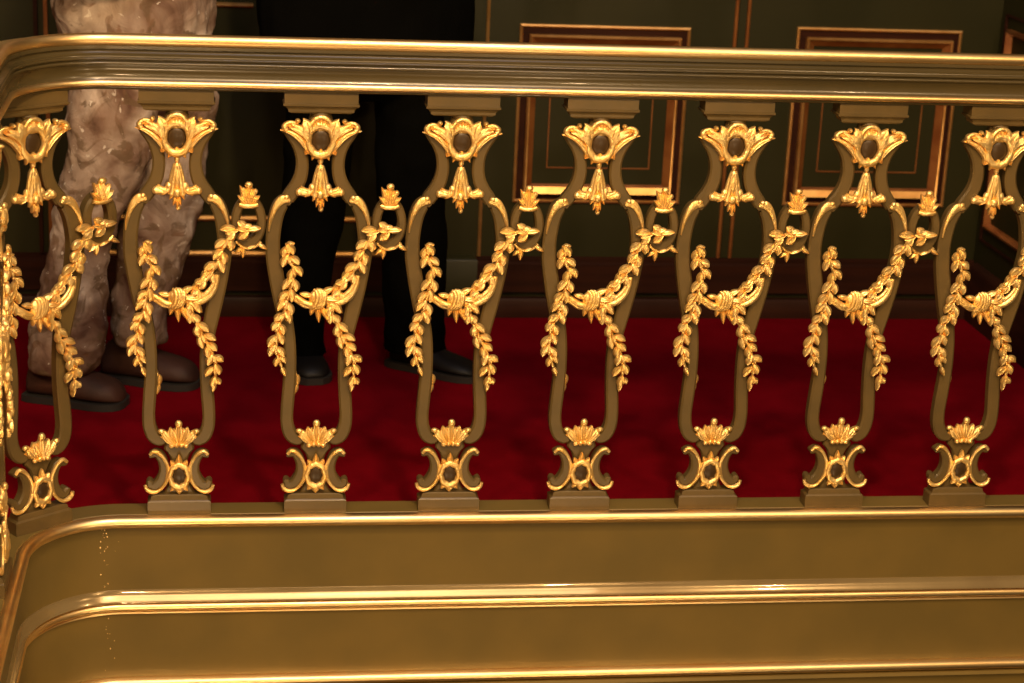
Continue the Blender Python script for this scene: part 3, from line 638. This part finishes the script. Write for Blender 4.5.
def person(label, pelvis, fwd, legs, shoes, trouser_mat, top_mat, shoe_mat, top_rings, hair_mat, one_piece, fold, toff=0.0):
    f = Vector((*fwd, 0)).normalized(); s = Vector((f.y, -f.x, 0)); Z = Vector((0, 0, 1)); pv = Vector(pelvis); orig = (pv.x, pv.y, 0.0)
    W = lambda x, y, z: (x - orig[0], y - orig[1], z - orig[2])
    P = lambda r, q, z: Vector((pv.x, pv.y, 0)) + s * r + f * q + Z * z
    m = MB()
    for lg in legs:
        n = len(lg); m.tube([c for c, _, _ in lg], [max(0.028, min(a, b) * 0.62) for _, a, b in lg], 12)
    m.rings([vring(P(0, 0, z), a, b, f) for z, a, b in ((0.84, 0.11, 0.08), (0.92, 0.15, 0.10), (1.02, 0.14, 0.095), (1.15, 0.135, 0.095), (1.28, 0.155, 0.105), (1.40, 0.165, 0.10), (1.47, 0.10, 0.07), (1.50, 0.06, 0.055), (1.57, 0.055, 0.055))])
    hz = 1.655; m.rings([vring(P(0, 0.012 + q, hz + z), a, b, f, 20) for z, a, b, q in ((-0.125, 0.030, 0.030, 0.035), (-0.10, 0.052, 0.060, 0.018), (-0.06, 0.066, 0.082, 0.006), (-0.01, 0.074, 0.094, 0.0), (0.04, 0.077, 0.099, -0.006), (0.085, 0.066, 0.084, -0.010), (0.11, 0.035, 0.050, -0.010))])
    m.tube([P(0, 0.100, hz + 0.025), P(0, 0.118, hz - 0.005), P(0, 0.124, hz - 0.022), P(0, 0.104, hz - 0.030)], [0.008, 0.011, 0.014, 0.010], 8)
    m.tube([P(-0.024, 0.098, hz - 0.056), P(0, 0.106, hz - 0.055), P(0.024, 0.098, hz - 0.056)], [0.005, 0.008, 0.005], 8)
    for q in (-1, 1): m.ellipsoid(P(q * 0.078, 0.0, hz - 0.005), (0.010, 0.014, 0.028), 10, 6)
    arms = []
    for q in (-1, 1):
        sh, el, wr = P(q * 0.185, 0, 1.42), P(q * 0.235, -0.02, 1.135), P(q * 0.075, 0.20, 1.20)
        limb(m, [P(q * 0.12, 0, 1.43), sh, el, wr], [0.05, 0.048, 0.038, 0.026]); hand(m, wr - (wr - el).normalized() * 0.005, (wr - el).normalized() + Z * 0.1, Vector((0, 0, -1)) - s * q * 0.3); arms.append((sh, el, wr))
    body = m.build('person', SKIN, None, W, loc=orig); fuse(body, 0.0065, 3); tag(body, label, 'person')
    # clothing
    m = MB()
    for i, lg in enumerate(legs):
        P2 = crom([(c[0], c[1], c[2], a, b) for c, a, b in lg], 5)
        m.rings([vring(q[:3], q[3] * (1 + 0.03 * math.sin(j * 1.9 + i)), q[4] * (1 + 0.03 * math.cos(j * 2.3 + i)), f, 18, 0.05, j * 0.5 + i) for j, q in enumerate(P2)])
    m.rings([vring(P(0, 0, z), a, b, f, 20) for z, a, b in ((0.76, 0.10, 0.075), (0.83, 0.15, 0.11), (0.92, 0.165, 0.125), (1.02, 0.150, 0.115))])
    if one_piece:
        m.rings([vring(P(0, q, z), a, b, f, 22, 0.02, z * 9) for z, a, b, q in top_rings])
        for sh, el, wr in arms: limb(m, [sh - (sh - P(0, 0, 1.42)) * 0.4, sh, el, wr - (wr - el) * 0.12], [0.075, 0.072, 0.066, 0.046])
        o = m.build('overalls', trouser_mat, body, W); fuse(o, 0.009, 3); folds(o, fold, 0.11, 'cloth folds'); folds(o, fold * 0.45, 0.035, 'cloth creases')
        m = MB(); m.rings([vring(P(0, 0, z), a, b, f, 20) for z, a, b in ((1.455, 0.075, 0.070), (1.495, 0.070, 0.066), (1.50, 0.060, 0.056))]); m.build('collar', top_mat, body, W)
    else:
        o = m.build('trousers', trouser_mat, body, W); fuse(o, 0.009, 3); folds(o, fold, 0.11, 'trouser folds')
        m = MB(); m.rings([vring(P(0, q, z), a, b, f, 22, 0.02, z * 9) for z, a, b, q in top_rings])
        for sh, el, wr in arms: limb(m, [sh - (sh - P(0, 0, 1.42)) * 0.4, sh, el, wr - (wr - el) * 0.08], [0.072, 0.070, 0.060, 0.042])
        o = m.build('jacket', top_mat, body, W); fuse(o, 0.009, 3); folds(o, fold, 0.12, 'jacket folds')
        m = MB(); m.rings([vring(P(0, 0, z), a, b, f, 20) for z, a, b in ((1.455, 0.073, 0.070), (1.505, 0.066, 0.064), (1.507, 0.058, 0.056))]); m.build('shirt_collar', SHIRT, body, W)
    m = MB(); rs = []
    m.rings([vring(P(0, q, hz + z), a, b, f, 20) for z, a, b, q in ((-0.03, 0.074, 0.074, -0.030), (0.02, 0.083, 0.088, -0.016), (0.06, 0.082, 0.096, -0.004), (0.10, 0.066, 0.082, -0.006), (0.124, 0.030, 0.040, -0.008))])
    o = m.build('hair', hair_mat, body, W); fuse(o, 0.008, 2)
    for q in (-1, 1):
        m = MB(); m.ellipsoid(P(q * 0.030, 0.093, hz + 0.012), (0.012, 0.012, 0.007), 10, 8); e = m.build('eye', SHIRT, body, W)
        m = MB(); m.ellipsoid(P(q * 0.030, 0.1035, hz + 0.012), (0.0045, 0.0045, 0.0045), 8, 6); m.build('iris', BLACK, e, W)
    for hl, to in shoes: shoe('shoe', hl, to, shoe_mat, body, orig, boot=one_piece)
    return body
V = Vector
person('person in paint-stained pale work overalls and brown shoes, standing behind the rail at left', (0.165, 0.985), (0.955, -0.295),
       [[(V((-0.038, 0.925, 0.082)), 0.078, 0.088), (V((-0.030, 0.925, 0.10)), 0.080, 0.092), (V((-0.014, 0.925, 0.18)), 0.086, 0.099), (V((0.000, 0.925, 0.30)), 0.080, 0.088), (V((0.018, 0.925, 0.40)), 0.075, 0.078), (V((0.055, 0.920, 0.53)), 0.085, 0.096), (V((0.095, 0.915, 0.65)), 0.095, 0.106), (V((0.115, 0.92, 0.78)), 0.10, 0.115), (V((0.14, 0.93, 0.88)), 0.10, 0.12)],
        [(V((0.158, 1.060, 0.115)), 0.070, 0.072), (V((0.160, 1.060, 0.18)), 0.074, 0.078), (V((0.182, 1.060, 0.30)), 0.078, 0.084), (V((0.198, 1.060, 0.40)), 0.085, 0.095), (V((0.238, 1.055, 0.53)), 0.090, 0.095), (V((0.245, 1.050, 0.65)), 0.095, 0.100), (V((0.240, 1.040, 0.78)), 0.10, 0.120), (V((0.21, 1.03, 0.88)), 0.10, 0.12)]],
       [((-0.118, 0.950), (0.128, 0.872)), ((0.060, 1.112), (0.312, 1.028))], COTTON, COTTON, SHOE,
       ((0.80, 0.16, 0.17, 0.0), (0.90, 0.175, 0.185, 0.0), (1.00, 0.185, 0.205, -0.01), (1.10, 0.19, 0.205, -0.005), (1.25, 0.195, 0.165, 0.0), (1.38, 0.195, 0.135, 0.0), (1.44, 0.15, 0.10, 0.0), (1.475, 0.08, 0.075, 0.0)), HAIR, True, 0.022)
person('person in a black coat and black trousers, standing right of the person in stained overalls', (0.755, 1.17), (0.35, -0.94),
       [[(V((0.600, 1.165, 0.050)), 0.054, 0.064), (V((0.594, 1.17, 0.14)), 0.058, 0.064), (V((0.608, 1.17, 0.36)), 0.080, 0.080), (V((0.625, 1.17, 0.55)), 0.088, 0.090), (V((0.635, 1.17, 0.74)), 0.090, 0.095), (V((0.67, 1.17, 0.86)), 0.09, 0.10)],
        [(V((0.905, 1.185, 0.062)), 0.088, 0.084), (V((0.900, 1.18, 0.14)), 0.086, 0.082), (V((0.889, 1.18, 0.36)), 0.092, 0.088), (V((0.878, 1.18, 0.55)), 0.094, 0.092), (V((0.866, 1.18, 0.74)), 0.092, 0.095), (V((0.83, 1.18, 0.86)), 0.09, 0.10)]],
       [((0.590, 1.250), (0.622, 1.040)), ((0.845, 1.225), (1.072, 1.070))], BLACK, BLACK, BSHOE,
       ((0.815, 0.285, 0.175, 0.0), (0.90, 0.295, 0.175, 0.0), (1.02, 0.302, 0.175, 0.0), (1.12, 0.27, 0.165, 0.0), (1.25, 0.215, 0.145, 0.0), (1.38, 0.205, 0.130, 0.0), (1.44, 0.15, 0.10, 0.0), (1.475, 0.08, 0.075, 0.0)), HAIR, False, 0.012)
